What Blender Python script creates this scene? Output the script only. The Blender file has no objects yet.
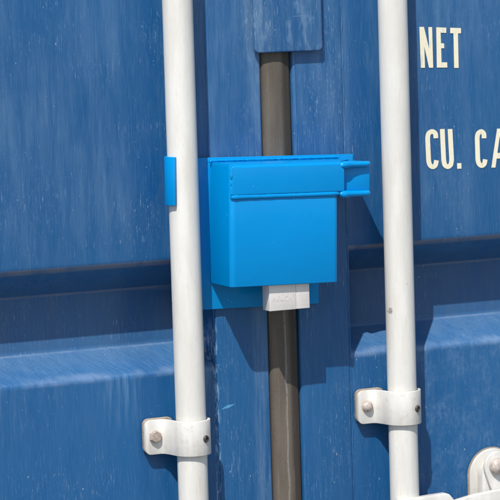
import bpy, bmesh, math, random
from mathutils import Vector, Matrix
random.seed(7)
R = math.radians
sc = bpy.context.scene
C = sc.collection

# ------------------------------------------------------------------ camera, sky, sun, exposure
cd = bpy.data.cameras.new('camera'); cam = bpy.data.objects.new('camera', cd); C.objects.link(cam); sc.camera = cam
cam.location = (-1.30716, -2.80320, 0.30415)
TH, PH, RO = R(25), R(5.61606), R(1.73721)
F = Vector((math.sin(TH)*math.cos(PH), math.cos(TH)*math.cos(PH), -math.sin(PH)))
RT = F.cross(Vector((0, 0, 1))).normalized(); UP = RT.cross(F)
R2 = RT*math.cos(RO) - UP*math.sin(RO); U2 = UP*math.cos(RO) + RT*math.sin(RO)
cam.rotation_euler = Matrix((R2, U2, -F)).transposed().to_euler()
cd.sensor_width = 36; cd.lens = 193.56; cd.clip_start = .05; cd.clip_end = 600
cd.dof.use_dof = True; cd.dof.focus_distance = 3.05; cd.dof.aperture_fstop = 14

L = Vector((.83, 1.0, -1.75))                       # direction the sunlight travels
w = bpy.data.worlds.new('World'); sc.world = w; w.use_nodes = True
nt = w.node_tree; bg = nt.nodes['Background']
sky = nt.nodes.new('ShaderNodeTexSky'); sky.sky_type = 'NISHITA'; sky.sun_disc = False
sky.sun_elevation = math.atan2(1.75, math.hypot(.83, 1.0)); sky.sun_rotation = math.atan2(-.83, -1.0)
nt.links.new(sky.outputs[0], bg.inputs[0]); bg.inputs[1].default_value = .115
sd = bpy.data.lights.new('sun', 'SUN'); sun = bpy.data.objects.new('sun', sd); C.objects.link(sun)
sd.energy = 4.0; sd.angle = R(.5); sd.color = (1, .965, .91)
sun.location = (-3, -4, 6); sun.rotation_euler = L.to_track_quat('-Z', 'Y').to_euler()
sc.view_settings.view_transform = 'Standard'; sc.view_settings.look = 'None'
sc.view_settings.exposure = 0.35; sc.view_settings.gamma = 1; sc.view_settings.use_curve_mapping = False
sc.render.engine = 'CYCLES'

# ------------------------------------------------------------------ material helpers
class NG:
    def __init__(s, name):
        s.m = bpy.data.materials.new(name); s.m.use_nodes = True
        s.t = s.m.node_tree; s.b = s.t.nodes['Principled BSDF']; s.pos = s.t.nodes.new('ShaderNodeNewGeometry')
    def n(s, k): return s.t.nodes.new(k)
    def put(s, sock, v):
        if isinstance(v, (int, float)): sock.default_value = v
        elif isinstance(v, (tuple, list)):
            sock.default_value = v if len(sock.default_value) == len(v) else (*v, 1)
        else: s.t.links.new(v, sock)
    def math(s, op, a, b=0.0, clamp=False):
        n = s.n('ShaderNodeMath'); n.operation = op; n.use_clamp = clamp
        s.put(n.inputs[0], a); s.put(n.inputs[1], b); return n.outputs[0]
    def mul(s, a, b): return s.math('MULTIPLY', a, b)
    def add(s, a, b): return s.math('ADD', a, b)
    def P(s): return s.pos.outputs['Position']
    def vscale(s, v, k, rot=(0, 0, 0), off=(0, 0, 0)):
        if any(rot):                                      # turn first, stretch afterwards
            q = s.n('ShaderNodeMapping'); s.put(q.inputs[0], v); q.inputs['Rotation'].default_value = rot
            v = q.outputs[0]; rot = (0, 0, 0)
        n = s.n('ShaderNodeMapping'); s.put(n.inputs[0], v)
        n.inputs['Location'].default_value = off; n.inputs['Rotation'].default_value = rot; n.inputs['Scale'].default_value = k
        return n.outputs[0]
    def noise(s, k, detail=2, rough=.55, rot=(0, 0, 0), off=(0, 0, 0)):
        n = s.n('ShaderNodeTexNoise'); s.put(n.inputs['Vector'], s.vscale(s.P(), k, rot, off))
        n.inputs['Scale'].default_value = 1; n.inputs['Detail'].default_value = detail; n.inputs['Roughness'].default_value = rough
        return n.outputs[0]
    def voro(s, k, off=(0, 0, 0)):
        n = s.n('ShaderNodeTexVoronoi'); s.put(n.inputs['Vector'], s.vscale(s.P(), k, (0, 0, 0), off))
        n.inputs['Scale'].default_value = 1
        return n.outputs['Distance'], n.outputs['Color']
    def ramp(s, v, a, b, o0=0.0, o1=1.0, smooth=True):
        n = s.n('ShaderNodeMapRange'); n.interpolation_type = 'SMOOTHSTEP' if smooth else 'LINEAR'
        n.inputs['From Min'].default_value = a; n.inputs['From Max'].default_value = b
        n.inputs['To Min'].default_value = o0; n.inputs['To Max'].default_value = o1
        s.put(n.inputs['Value'], v); return n.outputs['Result']
    def band(s, v, a, b, e):                              # 1 between a and b, soft edge e
        return s.mul(s.ramp(v, a-e, a+e), s.ramp(v, b-e, b+e, 1, 0))
    def mix(s, f, a, b):
        n = s.n('ShaderNodeMix'); n.data_type = 'RGBA'; s.put(n.inputs[0], f); s.put(n.inputs[6], a); s.put(n.inputs[7], b)
        return n.outputs[2]
    def xyz(s, v=None):
        n = s.n('ShaderNodeSeparateXYZ'); s.put(n.inputs[0], v or s.P()); return n.outputs
    def bump(s, h, strength, dist, prev=None):
        n = s.n('ShaderNodeBump'); n.inputs['Strength'].default_value = strength; n.inputs['Distance'].default_value = dist
        s.put(n.inputs['Height'], h)
        if prev: s.t.links.new(prev, n.inputs['Normal'])
        return n.outputs[0]
    def done(s, col, rough, metal=0.0, normal=None, spec=.5, coat=0.0):
        s.put(s.b.inputs['Base Color'], col); s.put(s.b.inputs['Roughness'], rough); s.put(s.b.inputs['Metallic'], metal)
        s.b.inputs['Specular IOR Level'].default_value = spec
        s.b.inputs['Coat Weight'].default_value = coat; s.b.inputs['Coat Roughness'].default_value = .12
        if normal: s.t.links.new(normal, s.b.inputs['Normal'])
        return s.m

def container_paint(name, chalk=1.0, dusty=1.0, SMEAR=0.0):
    g = NG(name); X, Y, Z = g.xyz(); NZ = g.xyz(g.pos.outputs['Normal'])[2]
    deep = (.003, .070, .205); mid = (.010, .092, .240); pale = (.105, .205, .345); white = (.40, .47, .54)
    tone = g.noise((3.1, 3, 2.2), 3)
    col = g.mix(g.ramp(tone, .3, .7), deep, mid)
    # chalking in long vertical streaks, stronger on the upper sheets
    streak = g.noise((64, 60, 7.5), 5, .68)
    broad = g.noise((10, 9, 4.5), 4, .6, off=(3, 1, 5))
    up = g.ramp(Z, -.04, .06, 0.15, .72); lo = g.ramp(Z, -.05, .05, .70, 1.0)
    sheet = g.ramp(g.band(X, -.0483, .1266, .0004), 0, 1, 1, 0)
    ch = g.mul(g.mul(g.ramp(streak, .25, .75), g.ramp(broad, .25, .70)), up)
    gap = g.band(X, -.001, .0205, .004)                 # run-off bleached the strip beside the gasket
    gs = g.noise((120, 60, 7), 3, .6, off=(9, 2, 1))
    ch = g.add(ch, g.mul(g.mul(gap, g.ramp(gs, .35, .62)), .55))
    # cloudy scuffing low on the right door
    cloud = g.mul(g.mul(g.ramp(X, .17, .21), g.ramp(Z, -.10, -.14)), g.mul(g.ramp(g.noise((38, 20, 30), 4, .7, off=(1, 2, 3)), .40, .68), g.ramp(g.noise((210, 60, 120), 3, .7), .3, .65)))
    ch = g.add(ch, g.mul(cloud, .55))
    smear = g.mul(g.ramp(g.noise((75, 30, 24), 3, .7, off=(6, 1, 8)), .52, .68), g.math('MAXIMUM', g.mul(gap, g.ramp(Z, -.02, .05)), SMEAR))
    ch = g.add(ch, g.mul(smear, .9))
    # run-off below the lower fold of the corrugation
    fold = g.mul(sheet, g.mul(g.ramp(Z, -.215, -.133), g.ramp(Z, -.129, -.132)))
    fs = g.mul(g.ramp(g.noise((190, 60, 12), 3, .7, off=(1, 8, 3)), .42, .70), g.ramp(g.noise((14, 9, 2), 2, .5, off=(4, 4, 0)), .40, .62))
    ch = g.add(ch, g.mul(g.mul(fold, fs), .75))
    col = g.mix(g.mul(g.math('MINIMUM', ch, .9), chalk), col, pale)
    # dark reflection of the lock rods, painted into the sheet colour
    rod_refl = g.math('MAXIMUM', g.band(X, -.148, -.108, .010), g.band(X, .133, .158, .007))
    rod_refl = g.mul(rod_refl, g.ramp(g.noise((60, 30, 5), 2, .5, off=(2, 2, 2)), .15, .55, .45, .85))
    col = g.mix(rod_refl, col, deep)
    # grey ground reflection inside the corrugation, mixed into the sheet colour
    rec = g.ramp(Y, .006, .045)
    col = g.mix(g.mul(rec, g.ramp(g.noise((50, 9, 5), 3, .6, off=(3, 3, 7)), .2, .75, .10, .35)), col, (.080, .125, .190))
    # fine vertical grain
    gr_ = g.noise((760, 400, 30), 2, .6, off=(2, 6, 1))
    col = g.mix(g.mul(g.mul(g.ramp(gr_, .48, .72), .15), lo), col, (.17, .26, .40))
    col = g.mix(g.mul(g.ramp(gr_, .46, .26), .22), col, (.008, .060, .170))
    # short bright dashes
    cl = g.ramp(g.noise((13, 9, 9), 3, .6, off=(7, 3, 2)), .44, .68)
    d1 = g.ramp(g.noise((560, 300, 70), 2, .6), .585, .78)
    d2 = g.ramp(g.noise((820, 400, 170), 2, .6, off=(5, 1, 9)), .60, .80)
    col = g.mix(g.mul(g.mul(g.math('MAXIMUM', d1, d2), g.add(g.mul(g.mul(cl, .80), lo), .05)), chalk), col, (.26, .355, .50))
    # stipple / mottled weathering, fine
    fine = g.noise((1500, 1500, 700), 2, .6)
    col = g.mix(g.mul(g.ramp(fine, .5, .8, 0, .18), lo), col, pale)
    # chips and specks
    dist, vc = g.voro((230, 230, 130)); r_ = g.n('ShaderNodeSeparateColor'); g.put(r_.inputs[0], vc)
    wn = g.noise((900, 900, 500), 2, .6, off=(3, 3, 3))
    sp = g.mul(g.ramp(g.add(dist, g.mul(g.add(wn, -.5), .5)), .06, .16, .9, 0), g.ramp(r_.outputs[0], .93, .96))
    sp = g.mul(sp, g.add(g.mul(cl, .8), .2))
    col = g.mix(sp, col, white)
    # a few hair scratches
    sx = g.mul(g.ramp(g.math('ABSOLUTE', g.add(g.noise((5, 5, 130), 0, .4, rot=(0, R(4), 0)), -.5)), 0, .005, 1, 0), g.ramp(g.noise((26, 9, 40), 2, .5, off=(8, 8, 8)), .66, .72))
    col = g.mix(g.mul(sx, .4), col, (.24, .33, .47))
    # dust lying on the up-facing fold, rubbed diagonally
    rub = g.noise((60, 0, 380), 3, .6, rot=(0, R(-38), 0))
    du = g.mul(g.ramp(NZ, .25, .75), g.ramp(rub, .3, .75, .10, .34))
    col = g.mix(g.mul(du, dusty), col, (.125, .225, .38))
    edge = g.mul(g.mul(sheet, g.band(Z, -.1365, -.1275, .0025)), g.ramp(g.noise((30, 20, 20), 3, .6, off=(0, 5, 5)), .35, .7))
    col = g.mix(g.mul(edge, .30*dusty), col, (.28, .36, .48))
    # thin greyish brown and pale lines along the folds
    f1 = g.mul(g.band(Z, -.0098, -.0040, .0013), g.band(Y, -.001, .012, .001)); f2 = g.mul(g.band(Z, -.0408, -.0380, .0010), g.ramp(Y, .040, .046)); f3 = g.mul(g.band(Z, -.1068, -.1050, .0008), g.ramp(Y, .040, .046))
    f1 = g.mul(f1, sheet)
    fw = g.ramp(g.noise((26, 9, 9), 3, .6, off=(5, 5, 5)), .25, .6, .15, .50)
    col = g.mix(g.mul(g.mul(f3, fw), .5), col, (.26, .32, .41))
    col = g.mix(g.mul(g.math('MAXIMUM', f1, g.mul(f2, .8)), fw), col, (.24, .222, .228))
    # worn weld line beside the centre post
    wl = g.mul(g.band(X, -.0515, -.0462, .0012), g.ramp(Z, -.07, -.10))
    ws = g.noise((260, 200, 60), 3, .7, off=(1, 1, 4))
    col = g.mix(g.mul(wl, g.ramp(ws, .50, .56)), col, (.16, .30, .46))
    col = g.mix(g.mul(wl, g.ramp(g.noise((200, 150, 70), 2, .6, off=(6, 2, 7)), .66, .70)), col, (.22, .17, .11))
    # bright scuff of paint on the post below the lock box
    fl = g.add(g.mul(g.math('ABSOLUTE', g.add(X, .0345)), 95), g.mul(g.math('ABSOLUTE', g.add(g.add(Z, .1795), g.mul(g.add(X, .0345), -.25))), 420))
    fl = g.mul(g.ramp(g.add(fl, g.mul(g.noise((500, 200, 500), 2), .9)), 1.35, 1.15), .8)
    col = g.mix(fl, col, (.10, .33, .52))
    h = g.add(g.mul(fine, .15), g.mul(g.noise((16, 16, 16), 2), .4)); h = g.add(h, g.mul(sp, -.25))
    nrm = g.bump(h, .35, .0016)
    rough = g.ramp(g.noise((40, 40, 6), 3), .3, .7, .28, .44)
    return g.done(col, rough, 0, nrm, .42)

def gloss_blue():
    g = NG('glossy_sky_blue_coating')
    n1 = g.noise((7, 7, 7), 2); n2 = g.noise((60, 60, 60), 2); n3 = g.noise((900, 900, 900), 2)
    col = g.mix(g.ramp(n1, .3, .7), (.0, .228, .555), (.0, .243, .590))
    sc_ = g.mul(g.ramp(g.noise((700, 300, 40), 2, .5), .72, .76), g.ramp(g.noise((18, 18, 18), 2), .56, .66))
    col = g.mix(g.mul(sc_, .5), col, (.10, .42, .75))
    dist, vc = g.voro((210, 210, 190)); q = g.n('ShaderNodeSeparateColor'); g.put(q.inputs[0], vc)
    sp = g.mul(g.mul(g.ramp(dist, .08, .20, 1, 0), g.ramp(q.outputs[0], .90, .92)), g.ramp(g.noise((22, 22, 22), 2, .5, off=(4, 1, 2)), .52, .62))
    col = g.mix(g.mul(sp, .55), col, (.20, .52, .80))
    nb = g.bump(g.add(g.add(g.mul(n1, 1.0), g.mul(n2, .16)), g.mul(n3, .012)), .3, .004)
    return g.done(col, g.ramp(n2, .3, .7, .13, .20), 0, nb, .24, 0)

def white_metal(name, mott=.2, sz=(420, 420, 120), spot=None, a=(.615, .595, .545), b=(.69, .672, .625), rough=.38, rust=.45):
    g = NG(name)
    n1 = g.noise((60, 60, 9), 3); n2 = g.noise(sz, 4, .65); n3 = g.noise((25, 25, 25), 3)
    col = g.mix(g.ramp(n1, .35, .68), a, b)
    col = g.mix(g.mul(g.ramp(n2, .50, .75), mott), col, (.46, .435, .39))
    st = g.mul(g.ramp(g.noise((300, 300, 14), 2, .6, off=(4, 2, 2)), .60, .72), g.ramp(n3, .5, .62))
    col = g.mix(g.mul(st, rust), col, (.52, .43, .30))
    ch = g.mul(g.ramp(g.noise((160, 160, 70), 3, .65, off=(2, 9, 4)), .735, .76), 1.0)
    col = g.mix(ch, col, (.22, .17, .12))
    if spot:                                              # knocked and rusted patch
        d = g.n('ShaderNodeVectorMath'); d.operation = 'DISTANCE'; g.put(d.inputs[0], g.P()); d.inputs[1].default_value = spot
        m = g.ramp(g.add(d.outputs['Value'], g.mul(g.add(g.noise((350, 350, 250), 3, .7), -.5), .014)), .0025, .0055, .75, 0)
        col = g.mix(m, col, (.17, .125, .085))
    nb = g.bump(g.add(g.mul(n2, .4), n3), .25, .001)
    return g.done(col, g.ramp(n1, .3, .7, rough-.08, rough+.1), 0, nb, .45)

def rubber():
    g = NG('weathered_black_rubber'); X, Y, Z = g.xyz()
    s1 = g.noise((300, 200, 9), 4, .7); s2 = g.noise((800, 500, 200), 4, .65); s3 = g.noise((40, 40, 8), 3)
    wob = g.add(X, g.mul(g.add(g.noise((8, 8, 6), 2), -.5), .004))
    lt = g.band(wob, .022, .0455, .004)
    col = g.mix(g.mul(lt, g.ramp(s3, .3, .65, .5, 1)), (.064, .052, .042), (.145, .122, .097))
    col = g.mix(g.mul(g.ramp(s1, .55, .76), .6), col, (.20, .185, .165))
    col = g.mix(g.mul(g.ramp(s2, .42, .25), .55), col, (.040, .035, .031))
    low = g.ramp(Z, -.02, -.10)
    ml = g.mul(low, g.mul(g.band(g.add(X, g.mul(g.add(g.noise((5, 5, 22), 2), -.5), .006)), .0385, .0405, .0010), g.ramp(s2, .3, .5)))
    col = g.mix(g.mul(ml, .40), col, (.40, .38, .35))
    nb = g.bump(g.add(g.add(s2, s1), g.mul(g.noise((30, 30, 18), 3), 1.5)), .5, .0010)
    return g.done(col, .82, 0, nb, .25)

def plain(name, c1, c2, rough, k=200, metal=0.0, spec=.5, bs=.3):
    g = NG(name); n1 = g.noise((k, k, k), 3); n2 = g.noise((k*.1, k*.1, k*.1), 2)
    col = g.mix(g.ramp(g.add(g.mul(n1, .5), g.mul(n2, .5)), .35, .65), c1, c2)
    return g.done(col, rough, metal, g.bump(n1, bs, .0008), spec)

def print_paint():
    g = NG('cream_stencil_paint')
    wear = g.math('MAXIMUM', g.mul(g.ramp(g.noise((500, 300, 60), 3, .6), .58, .68), .45), g.mul(g.ramp(g.noise((420, 300, 300), 3, .7, off=(2, 2, 2)), .66, .69), .6))
    col = g.mix(wear, (.80, .74, .55), (.40, .43, .45))
    return g.done(col, .5, 0, None, .3)

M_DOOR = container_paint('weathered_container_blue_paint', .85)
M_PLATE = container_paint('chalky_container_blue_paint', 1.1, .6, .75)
M_BOX = gloss_blue()
M_ROD = white_metal('white_painted_rod_steel', .2, (420, 420, 120), (.1600, -.0360, -.0800))
M_STRAP = white_metal('white_painted_strap_steel', .55, (150, 150, 130), None, (.57, .55, .505), (.67, .65, .61), .36, .7)
M_BOLT = plain('galvanised_rosy_bolt_steel', (.30, .235, .195), (.52, .46, .41), .42, 300)
M_DARK = plain('dark_socket_steel', (.035, .030, .028), (.09, .08, .07), .45, 500)
M_PAD = plain('brown_rubbing_pad', (.24, .19, .14), (.36, .30, .235), .8, 300)
M_RUB = rubber()
M_LET = print_paint()
M_LOCK = plain('satin_padlock_steel', (.68, .64, .60), (.76, .725, .685), .36, 400, .12, .5, .10)
M_LOCKSIDE = plain('padlock_edge_steel', (.50, .44, .40), (.58, .52, .48), .4, 400, .2)
M_ENG = plain('worn_engraving', (.58, .54, .505), (.64, .60, .56), .6, 700)
M_GROUND = plain('pale_concrete', (.115, .112, .105), (.155, .15, .14), .85, 12)

# ------------------------------------------------------------------ mesh helpers
def link(name, bm, mat, parent=None, origin=(0, 0, 0), smooth=None, recalc=True):
    if recalc: bmesh.ops.recalc_face_normals(bm, faces=bm.faces[:])
    bmesh.ops.translate(bm, verts=bm.verts[:], vec=-Vector(origin))
    me = bpy.data.meshes.new(name); bm.to_mesh(me); bm.free()
    me.materials.append(mat)
    if smooth is not None:
        me.polygons.foreach_set('use_smooth', [True]*len(me.polygons))
        me.set_sharp_from_angle(angle=R(smooth))
    o = bpy.data.objects.new(name, me); C.objects.link(o)
    if parent: o.parent = parent
    return o
def root(name, label, cat, loc, group=None):
    o = bpy.data.objects.new(name, None); C.objects.link(o); o.empty_display_size = .05
    o.location = loc; o['label'] = label; o['category'] = cat; o['kind'] = 'thing'
    if group: o['group'] = group
    return o
def box(bm, x0, x1, y0, y1, z0, z1, bev=0.0, seg=2):
    r = bmesh.ops.create_cube(bm, size=1.0); vs = r['verts']
    for v in vs:
        v.co = Vector((x0+(x1-x0)*(v.co.x+.5), y0+(y1-y0)*(v.co.y+.5), z0+(z1-z0)*(v.co.z+.5)))
    if bev:
        es = {e for v in vs for e in v.link_edges}
        bmesh.ops.bevel(bm, geom=list(es), offset=bev, segments=seg, profile=.5, affect='EDGES')
def prism(bm, prof, axis, a, b, bev=0.0, seg=2):
    """closed 2D outline extruded along axis; X: (y,z)  Y: (x,z)  Z: (x,y)"""
    def P(p, t): return {'X': (t, p[0], p[1]), 'Y': (p[0], t, p[1]), 'Z': (p[0], p[1], t)}[axis]
    v0 = [bm.verts.new(P(p, a)) for p in prof]; v1 = [bm.verts.new(P(p, b)) for p in prof]
    n = len(prof); fs = [bm.faces.new(v0), bm.faces.new(v1[::-1])]
    for i in range(n): bm.faces.new((v0[i], v0[(i+1) % n], v1[(i+1) % n], v1[i]))
    if bev:
        es = {e for f in fs for e in f.edges}
        bmesh.ops.recalc_face_normals(bm, faces=bm.faces[:])
        bmesh.ops.bevel(bm, geom=list(es), offset=bev, segments=seg, profile=.5, affect='EDGES')
def offset(path, t):
    out = []
    for i, p in enumerate(path):
        a = path[max(i-1, 0)]; b = path[min(i+1, len(path)-1)]
        d = Vector((b[0]-a[0], b[1]-a[1])).normalized(); out.append((p[0]-d.y*t, p[1]+d.x*t))
    return out
def ribbon(bm, path, t, axis, a, b, bev=0.0, seg=2):
    """sheet of thickness t along a 2D path, extruded"""
    prism(bm, list(path)+offset(path, t)[::-1], axis, a, b, bev, seg)
def arc(cx, cy, r, a0, a1, n):
    return [(cx+r*math.cos(R(a0+(a1-a0)*i/n)), cy+r*math.sin(R(a0+(a1-a0)*i/n))) for i in range(n+1)]
def tube(bm, pts, rad, n=12, sq=None):
    """round bar through pts, rad a number or list; ends closed"""
    pts = [Vector(p) for p in pts]; rs = rad if isinstance(rad, (list, tuple)) else [rad]*len(pts)
    rings = []
    for i, p in enumerate(pts):
        d = (pts[min(i+1, len(pts)-1)]-pts[max(i-1, 0)]).normalized()
        u = d.cross(Vector((0, 1, 0)) if abs(d.y) < .9 else Vector((0, 0, 1))).normalized(); v = d.cross(u)
        rings.append([bm.verts.new(p+(u*math.cos(2*math.pi*k/n)+v*math.sin(2*math.pi*k/n))*rs[i]) for k in range(n)])
    for a, b in zip(rings, rings[1:]):
        for k in range(n): bm.faces.new((a[k], a[(k+1) % n], b[(k+1) % n], b[k]))
    bm.faces.new(rings[0]); bm.faces.new(rings[-1][::-1])
def lathe(bm, c, ax, prof, n=24, rot=0.0):
    """profile [(radius, along)] round axis ax at c"""
    ax = Vector(ax).normalized(); u = ax.cross(Vector((0, 0, 1))).normalized(); v = ax.cross(u); c = Vector(c)
    rings = [[bm.verts.new(c+ax*h+(u*math.cos(2*math.pi*k/n+rot)+v*math.sin(2*math.pi*k/n+rot))*r) for k in range(n)] for r, h in prof]
    for a, b in zip(rings, rings[1:]):
        for k in range(n): bm.faces.new((a[k], a[(k+1) % n], b[(k+1) % n], b[k]))
    bm.faces.new(rings[0]); bm.faces.new(rings[-1][::-1])
def round_path(pts, r, n=5):
    out = [pts[0]]
    for a, b, c in zip(pts, pts[1:], pts[2:]):
        A, B, D = Vector(a), Vector(b), Vector(c); u = (A-B).normalized(); v = (D-B).normalized()
        k = min(r, (A-B).length*.45, (D-B).length*.45); p, q = B+u*k, B+v*k
        for i in range(n+1):
            t = i/n; out.append(tuple(p*(1-t)**2+B*2*t*(1-t)+q*t*t))
    return out+[pts[-1]]
def rrect(x0, x1, z0, z1, r, n=4):
    return (arc(x1-r, z1-r, r, 0, 90, n)+arc(x0+r, z1-r, r, 90, 180, n)+arc(x0+r, z0+r, r, 180, 270, n)+arc(x1-r, z0+r, r, 270, 360, n))

# ------------------------------------------------------------------ setting
GZ = -1.30
bm = bmesh.new(); bmesh.ops.create_grid(bm, x_segments=1, y_segments=1, size=250)
bmesh.ops.translate(bm, verts=bm.verts[:], vec=(0, 0, GZ))
gr = link('ground', bm, M_GROUND); gr['kind'] = 'structure'; gr['label'] = 'pale concrete yard in front of the container'

ZB, ZT = -1.12, 1.16
DEP = .050
def panel_profile():
    """(y,z) of the horizontally corrugated door sheet, bottom to top"""
    pts = [(0, ZB+.03)]
    for k in (-2, -1, 0, 1, 2):
        o = k*.47
        pts += [(0, -.132+o), (DEP, -.106+o), (DEP, -.040+o), (0, -.0055+o)]
    pts.append((0, ZT-.03)); return round_path(pts, .0050, 5)
PROF = panel_profile()

ROD_L, ROD_R, ROD_Y, ROD_RAD = -.0945, .1785, -.030, .0173

def container_door(label, x0, x1, side):
    """side=-1: centre post on the right edge of the door, +1: on its left edge"""
    base = (x0+x1)/2
    rt = root('container_door', label, 'container door', (base, 0, ZB), 'doors of the shipping container')
    o = (base, 0, ZB)
    post = (-.048, .0200) if side < 0 else (.0600, .1262)
    far = (x0, x0+.08) if side < 0 else (x1-.08, x1)
    pa, pb = (far[1]-.001, post[0]+.001) if side < 0 else (post[1]-.001, far[0]+.001)
    bm = bmesh.new(); ribbon(bm, PROF, -.002, 'X', pa, pb)
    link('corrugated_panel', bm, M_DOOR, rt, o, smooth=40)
    for nm, (a, b) in (('frame_post', post), ('frame_post', far)):
        bm = bmesh.new(); box(bm, a, b, -.0016, .062, ZB, ZT, .0035, 3)
        ps = link(nm, bm, M_DOOR, rt, o, smooth=40)
    for z0, z1 in ((ZB, ZB+.06), (ZT-.06, ZT)):
        bm = bmesh.new(); box(bm, pa+.002, pb-.002, -.0016, .060, z0, z1, .003, 2)
        link('frame_rail', bm, M_DOOR, rt, o, smooth=40)
    # weld run between sheet and post
    xs = post[0]-.0004 if side < 0 else post[1]+.0004
    bm = bmesh.new(); pts = []; rr = []
    z = ZB+.08
    while z < ZT-.08:
        pts.append((xs+random.uniform(-.0003, .0003), .0006, z)); rr.append(.0013+random.uniform(-.0004, .0005)); z += .006
    tube(bm, pts, rr, 6); link('weld_seam', bm, M_DOOR, rt, o, smooth=60)
    return rt, o

doorL, oL = container_door('left blue container door whose lock rod passes behind the bright blue box', -1.16, .0200, -1)
doorR, oR = container_door('right blue container door with cream NET and CU. CA lettering', .0600, 1.24, 1)

def lock_rod(rt, o, x):
    bm = bmesh.new(); n = 28
    tube(bm, [(x, ROD_Y, ZB-.02), (x, ROD_Y, ZT+.02)], ROD_RAD, n)
    return link('lock_rod', bm, M_ROD, rt, o, smooth=50)

def rod_bracket(rt, o, x, zc, rough_bolt):
    h = .0200; r = .0186; t = .0034
    path = [(-.0490, -.0075), (-.0487, -.0075), (-.0480, -.0075), (-.0470, -.0075), (-.0455, -.0076), (-.0438, -.0076), (-.0420, -.0076), (-.0300, -.0080)]
    path += [(-.0245, -.0110), (-.0212, -.0195)]
    ring = [(p[0], p[1]) for p in arc(0, 0, r, 196, 345, 16)]
    path = [(a, b) for a, b in path]
    path = [(p[0], p[1]) for p in path] + [(q[0], q[1]+ROD_Y) for q in ring] + [(.0186, -.021), (.0186, -.0035)]
    path = [(p[0]+x, p[1]) for p in path]
    path = path[:7]+round_path(path[7:], .004, 3)
    bm = bmesh.new(); ribbon(bm, path, -t, 'Z', zc-h, zc+h, .0006, 2)
    # round the corners of the flange
    xe = x-.0490
    for v in bm.verts:
        if v.co.x < xe+.007:
            dx = xe+.007-v.co.x; k = .007-math.sqrt(max(.007**2-min(dx, .007)**2, 0))
            s = 1 if v.co.z > zc else -1
            v.co.z = s*(abs(v.co.z-zc)-k)+zc
    b = link('rod_bracket', bm, M_STRAP, rt, o, smooth=45)
    bm = bmesh.new(); prism(bm, rrect(x-.0494, x-.012, zc-h+.0010, zc+h+.0010, .007), 'Y', -.0072, -.0018, .0008, 1)
    link('backing_pad', bm, M_PAD, b, o, smooth=40)
    bx = x-.0375; bm = bmesh.new(); ax = (0, -1, 0)
    if rough_bolt:
        lathe(bm, (bx, -.0105, zc+.001), ax, [(.0074, 0), (.0074, .0045), (.0062, .0060), (.001, .0063)], 6, .45)
    else:
        lathe(bm, (bx, -.0105, zc+.001), ax, [(.0070, 0), (.0068, .003), (.0052, .0058), (.003, .0070), (.0006, .0074)], 16)
    link('bolt', bm, M_BOLT, b, o, smooth=35)
    a = R(-66); d = Vector((math.cos(a), math.sin(a), 0)); c = Vector((x, ROD_Y, zc-.001))+d*(r+t-.0008)
    bm = bmesh.new(); lathe(bm, c, d, [(.0042, 0), (.0042, .0016), (.0034, .0026), (.0022, .0026), (.0020, .0010), (.0003, .0010)], 14)
    link('set_screw', bm, M_DARK, b, o, smooth=35)
    return b

lock_rod(doorL, oL, ROD_L); lock_rod(doorR, oR, ROD_R)
for zc in (-.2045, .66, -.95):
    rod_bracket(doorL, oL, ROD_L, zc, True)
for zc in (-.1955, .669, -.941):
    rod_bracket(doorR, oR, ROD_R, zc, False)

# gasket between the doors, carried by the left door
bm = bmesh.new()
prism(bm, [(.0203, .012), (.0203, .0002), (.0212, -.0020), (.0236, -.0032), (.0345, -.0042), (.0440, -.0040), (.0470, -.0032), (.0545, -.0006), (.0582, .0022), (.0592, .012)], 'Z', ZB, ZT)
link('rubber_gasket', bm, M_RUB, doorL, oL, smooth=25)

# overlap plate at the top, carried by the right door
bm = bmesh.new()
prism(bm, rrect(.0088, .0958, .2268, .560, .0055, 5), 'Y', -.0112, -.0056, .0016, 3)
ov = link('overlap_plate', bm, M_PLATE, doorR, oR, smooth=40)
bm = bmesh.new(); box(bm, .0625, .0900, -.0060, -.0014, .236, .552, .001, 1)
link('spacer', bm, M_PLATE, ov, oR, smooth=40)
# flat seam strip on the right post
bm = bmesh.new(); box(bm, .0640, .0984, -.0021, -.0012, .03, ZT-.01, .0004, 1)
link('seam_strip', bm, M_DOOR, doorR, oR, smooth=40)

# lettering (flat print)
A1 = ((2.45509e-4, -5.559e-6, .2175002), (-9.2343e-6, -2.137627e-4, .2820285))
A2 = ((2.461324e-4, -5.591e-6, .2145655), (-1.27582e-5, -2.150085e-4, .1760537))
def glyph(bm, A, poly):
    vs = [bm.verts.new((A[0][0]*u+A[0][1]*v+A[0][2], -.0006, A[1][0]*u+A[1][1]*v+A[1][2])) for u, v in poly]
    f = bm.faces.new(vs); f.normal_update()
    if f.normal.y > 0: f.normal_flip()
def stroke(bm, A, path, wd):
    p = round_path(path, 14, 4); a = offset(p, wd/2); b = offset(p, -wd/2)
    for i in range(len(p)-1): glyph(bm, A, [a[i], a[i+1], b[i+1], b[i]])
def lettering(A, polys, strokes):
    bm = bmesh.new()
    for p in polys: glyph(bm, A, p)
    for p, wd in strokes: stroke(bm, A, p, wd)
    bmesh.ops.triangulate(bm, faces=[f for f in bm.faces if len(f.verts) > 4])
    link('lettering', bm, M_LET, doorR, oR, recalc=False)
lettering(A1, [[(52, 150), (77, 150), (106, 272), (101, 151), (122, 151), (128, 376), (105, 376), (79, 258), (83, 376), (60, 376)],
               [(145, 152), (200, 154), (200, 183), (169, 182), (171, 240), (188, 241), (189, 268), (172, 268), (174, 346), (205, 346), (206, 375), (148, 375)],
               [(222, 154), (282, 156), (282, 185), (265, 185), (269, 377), (244, 377), (240, 185), (222, 184)]], [])
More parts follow.
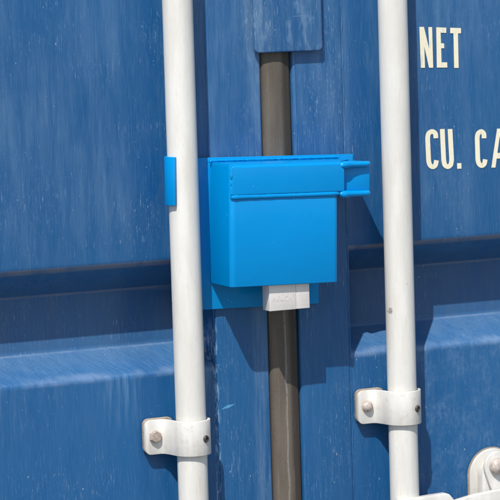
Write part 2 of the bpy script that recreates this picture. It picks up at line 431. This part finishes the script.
lettering(A2, [[(260, 407), (284, 406), (285, 437), (261, 438)],
               [(452, 432), (484, 214), (499, 214), (499, 255), (486, 350), (499, 350), (499, 381), (482, 381), (475, 432)],
               [(499, 214), (514, 214), (544, 431), (521, 431), (515, 381), (499, 381), (499, 350), (512, 350), (499, 255)],
               [(566, 213), (590, 213), (598, 429), (574, 429)], [(660, 400), (684, 399), (685, 428), (661, 429)]],
          [([(143, 268), (141, 240), (122, 228), (102, 240), (97, 264), (103, 397), (110, 419), (127, 428), (141, 418), (146, 390)], 26),
           ([(178, 217), (186, 392), (192, 418), (208, 428), (225, 418), (230, 390), (221, 217)], 26),
           ([(411, 268), (410, 240), (395, 228), (377, 240), (372, 262), (376, 391), (383, 413), (399, 423), (413, 412), (418, 386)], 26),
           ([(590.6, 225), (620, 226), (634, 248), (635, 302), (622, 326), (594.8, 327)], 24)])

# ------------------------------------------------------------------ handle and its catch on the right door
bm = bmesh.new()
out = [(.2815, -.45)]+arc(.3130, -.2945, .0315, 180, 0, 18)+[(.3445, -.45)]
prism(bm, out, 'Y', -.0064, -.0023, .0015, 2); kp = link('handle_catch', bm, M_STRAP, doorR, oR, smooth=40)
bm = bmesh.new()
out = [(.2802, -.448)]+arc(.3130, -.2945, .0328, 180, 0, 18)+[(.3458, -.448)]
prism(bm, out, 'Y', -.0022, -.0016, .0002, 1); link('backing_pad', bm, M_PAD, kp, oR, smooth=40)
bm = bmesh.new()
out = [(.2905, -.44)]+arc(.3140, -.2945, .0235, 180, 0, 16)+[(.3375, -.44)]
prism(bm, out, 'Y', -.0215, -.0062, .0035, 3); link('catch_boss', bm, M_STRAP, kp, oR, smooth=40)
bm = bmesh.new()
out = arc(.3085, -.2815, .0185, 188, 20, 16)+[(.345, -.315), (.365, -.380), (.335, -.395), (.3085, -.335), (.2965, -.303)]
prism(bm, out, 'Y', -.0275, -.0220, .0015, 2); link('catch_flap', bm, M_STRAP, kp, oR, smooth=40)
bm = bmesh.new(); lathe(bm, (.3060, -.0272, -.2805), (0, -1, 0), [(.0105, 0), (.0103, .004), (.0075, .0075), (.003, .009), (.0005, .0092)], 18)
link('pivot_bolt', bm, M_BOLT, kp, oR, smooth=40)
bm = bmesh.new()
prism(bm, [(.160, -.345), (.160, -.3035), (.2225, -.3015), (.2275, -.3030), (.2420, -.3200), (.2420, -.345)], 'Y', -.052, -.040, .0018, 2)
hb = link('handle_hub', bm, M_STRAP, doorR, oR, smooth=40)
bm = bmesh.new()
top = [(.2330, -.3170), (.2480, -.3135), (.2700, -.3100), (.2950, -.3082), (.36, -.3085), (.52, -.312)]
prism(bm, top+[(x, z-.030) for x, z in top[::-1]], 'Y', -.0395, -.0300, .002, 2)
link('handle_bar', bm, M_STRAP, doorR, oR, smooth=40)

# ------------------------------------------------------------------ lock box (local frame, tilted a little as it hangs)
PIV = Vector((0, 0, .035))
lb = root('lock_box', 'glossy bright blue steel lock box clamped over the rods between the container doors', 'lock box', PIV)
lb.rotation_euler = (0, R(1.55), 0)
# back plate with the arm that reaches behind the left rod
bm = bmesh.new()
prism(bm, [(-.0915, .0738), (-.0915, .0227), (-.0790, .0150), (-.0790, -.1006), (.0860, -.1006), (.0860, .030), (.1315, .036), (.1315, .0730)], 'Y', -.0075, -.0038, .0006, 2)
link('back_plate', bm, M_BOX, lb, smooth=40)
RX = ROD_L
inner = [(p[0]+RX, p[1]+ROD_Y) for p in arc(0, 0, .0195, 84, 219, 18)]
bm = bmesh.new(); ribbon(bm, inner, -.0032, 'Z', .0227, .0775, .0006, 2)
link('rod_hook', bm, M_BOX, lb, smooth=45)
# pocket: left wall, front and right wall bent from one sheet
path = round_path([(-.0527, -.0078), (-.0527, -.0640), (.0835, -.0640), (.0835, -.0078)], .0068, 8)
bm = bmesh.new(); ribbon(bm, path, .003, 'Z', -.0706, .0672, .0009, 2)
link('pocket', bm, M_BOX, lb, smooth=45)
# upper beam
bm = bmesh.new(); prism(bm, [(-.0120, .0338), (-.0120, .0674)]+arc(-.0622, .0636, .0038, 90, 180, 6)+arc(-.0636, .0352, .0024, 180, 250, 4)+[(-.0625, .0325)], 'X', -.0514, .0905, .0016, 3)
bmm = link('upper_beam', bm, M_BOX, lb, smooth=45)
# top cover
bm = bmesh.new()
zz = []
NX = 24
prism(bm, [(-.0515, -.0590), (-.0515, -.0078), (.1120, -.0078), (.1120, -.0330), (.0890, -.0590)], 'Z', .0662, .0686, .0009, 2)
link('top_cover', bm, M_BOX, lb, smooth=40)
# rolled lip under the beam
bm = bmesh.new()
xs = [-.0522+i*(.1367/30) for i in range(31)]
tube(bm, [(x, -.0634, .0314+random.uniform(-.00012, .00012)) for x in xs], [.0020, .0036]+[.0030+random.uniform(-.0001, .00015) for _ in xs[2:-1]]+[.0016], 14)
link('rolled_lip', bm, M_BOX, lb, smooth=60)
def weld(pts, r0, name='weld_bead'):
    bm = bmesh.new(); P = []; rs = []
    for a, b in zip(pts, pts[1:]):
        a, b = Vector(a), Vector(b); n = max(2, int((b-a).length/.0022))
        for i in range(n):
            P.append(a.lerp(b, i/n)+Vector((random.uniform(-.0002, .0002),)*3)); rs.append(r0*random.uniform(.75, 1.2))
    P.append(Vector(pts[-1])); rs.append(r0*.6); rs[0] *= .6
    tube(bm, P, rs, 8); return link(name, bm, M_BOX, lb, smooth=70)
weld([(-.0512, -.0640, .0655), (-.0514, -.0640, .0520)], .0021)
weld([(-.0514, -.0636, .0440), (-.0514, -.0640, .0340)], .0021)
weld([(-.0514, -.0634, .0525), (-.0514, -.0634, .0435)], .0015)
weld([(-.0490, -.0620, .0672), (-.0512, -.0648, .0655)], .0013)
weld([(-.0520, -.0085, .0700), (.1110, -.0085, .0700)], .0017)
weld([(-.0550, -.0120, .0690), (-.0535, -.0140, .0695)], .0022)
# open channel arm at the right: web between two rounded flanges
bm = bmesh.new(); box(bm, .0860, .1272, -.0568, -.0520, .0300, .0655, .0006, 2); link('arm_web', bm, M_BOX, lb, smooth=40)
bm = bmesh.new(); box(bm, .0860, .0885, -.0522, -.0125, .0345, .0650, .0006, 1); link('arm_gusset', bm, M_BOX, lb, smooth=40)
def flange(z, curl):
    bm = bmesh.new()
    pts = [(.0850, -.0640, z-curl*.0010), (.0880, -.0643, z-curl*.0002), (.0930, -.0632, z), (.1000, -.0615, z), (.1100, -.0603, z), (.1200, -.0597, z), (.1245, -.0594, z), (.1256, -.0594, z)]
    tube(bm, pts, [.0020, .0042, .0044, .0037, .0034, .0034, .0034, .0026], 14)
    box(bm, .0900, .1256, -.0590, -.0078, z-.0030*(curl > 0)-.0026*(curl < 0), z+.0030*(curl < 0)+.0026*(curl > 0), .0008, 2)
    link('arm_flange', bm, M_BOX, lb, smooth=55)
flange(.0640, 1); flange(.0302, -1)

# ------------------------------------------------------------------ padlock hanging in the pocket
pl = root('padlock', 'square silver padlock body hanging out below the bright blue lock box', 'padlock', (.018, -.048, -.0657))
o = (.018, -.048, -.0657)
bm = bmesh.new(); box(bm, -.0045, .02945, -.0580, -.0395, -.0657, .002, .0007, 3); pb = link('body', bm, M_LOCK, pl, o, smooth=40)
bm = bmesh.new(); box(bm, .02965, .0466, -.0579, -.0396, -.0656, .002, .0007, 3); link('end_cap', bm, M_LOCK, pl, o, smooth=40)
bm = bmesh.new(); box(bm, .0285, .0305, -.0568, -.0405, -.0645, .001); link('core', bm, M_LOCKSIDE, pl, o)
bm = bmesh.new(); tube(bm, [(.004, -.0488, -.002), (.004, -.0488, .016), (.008, -.0488, .024), (.018, -.0488, .027), (.030, -.0488, .024), (.034, -.0488, .016), (.034, -.0488, -.002)], .0042, 12)
link('shackle', bm, M_LOCK, pl, o, smooth=60)
cu = bpy.data.curves.new('engraving', 'FONT'); cu.body = 'ABLOY'; cu.size = .0085; cu.extrude = .00008; cu.align_x = 'CENTER'
to = bpy.data.objects.new('engraving', cu); C.objects.link(to)
bpy.context.view_layer.update()
me = bpy.data.meshes.new_from_object(to.evaluated_get(bpy.context.evaluated_depsgraph_get()))
bpy.data.objects.remove(to)
me.materials.append(M_ENG) if not me.materials else None
me.materials[0] = M_ENG
me.transform(Matrix.Translation(Vector((.0125, -.0581, -.0545))-Vector(o)) @ Matrix.Rotation(R(90), 4, 'X'))
eo = bpy.data.objects.new('engraving', me); C.objects.link(eo); eo.parent = pb
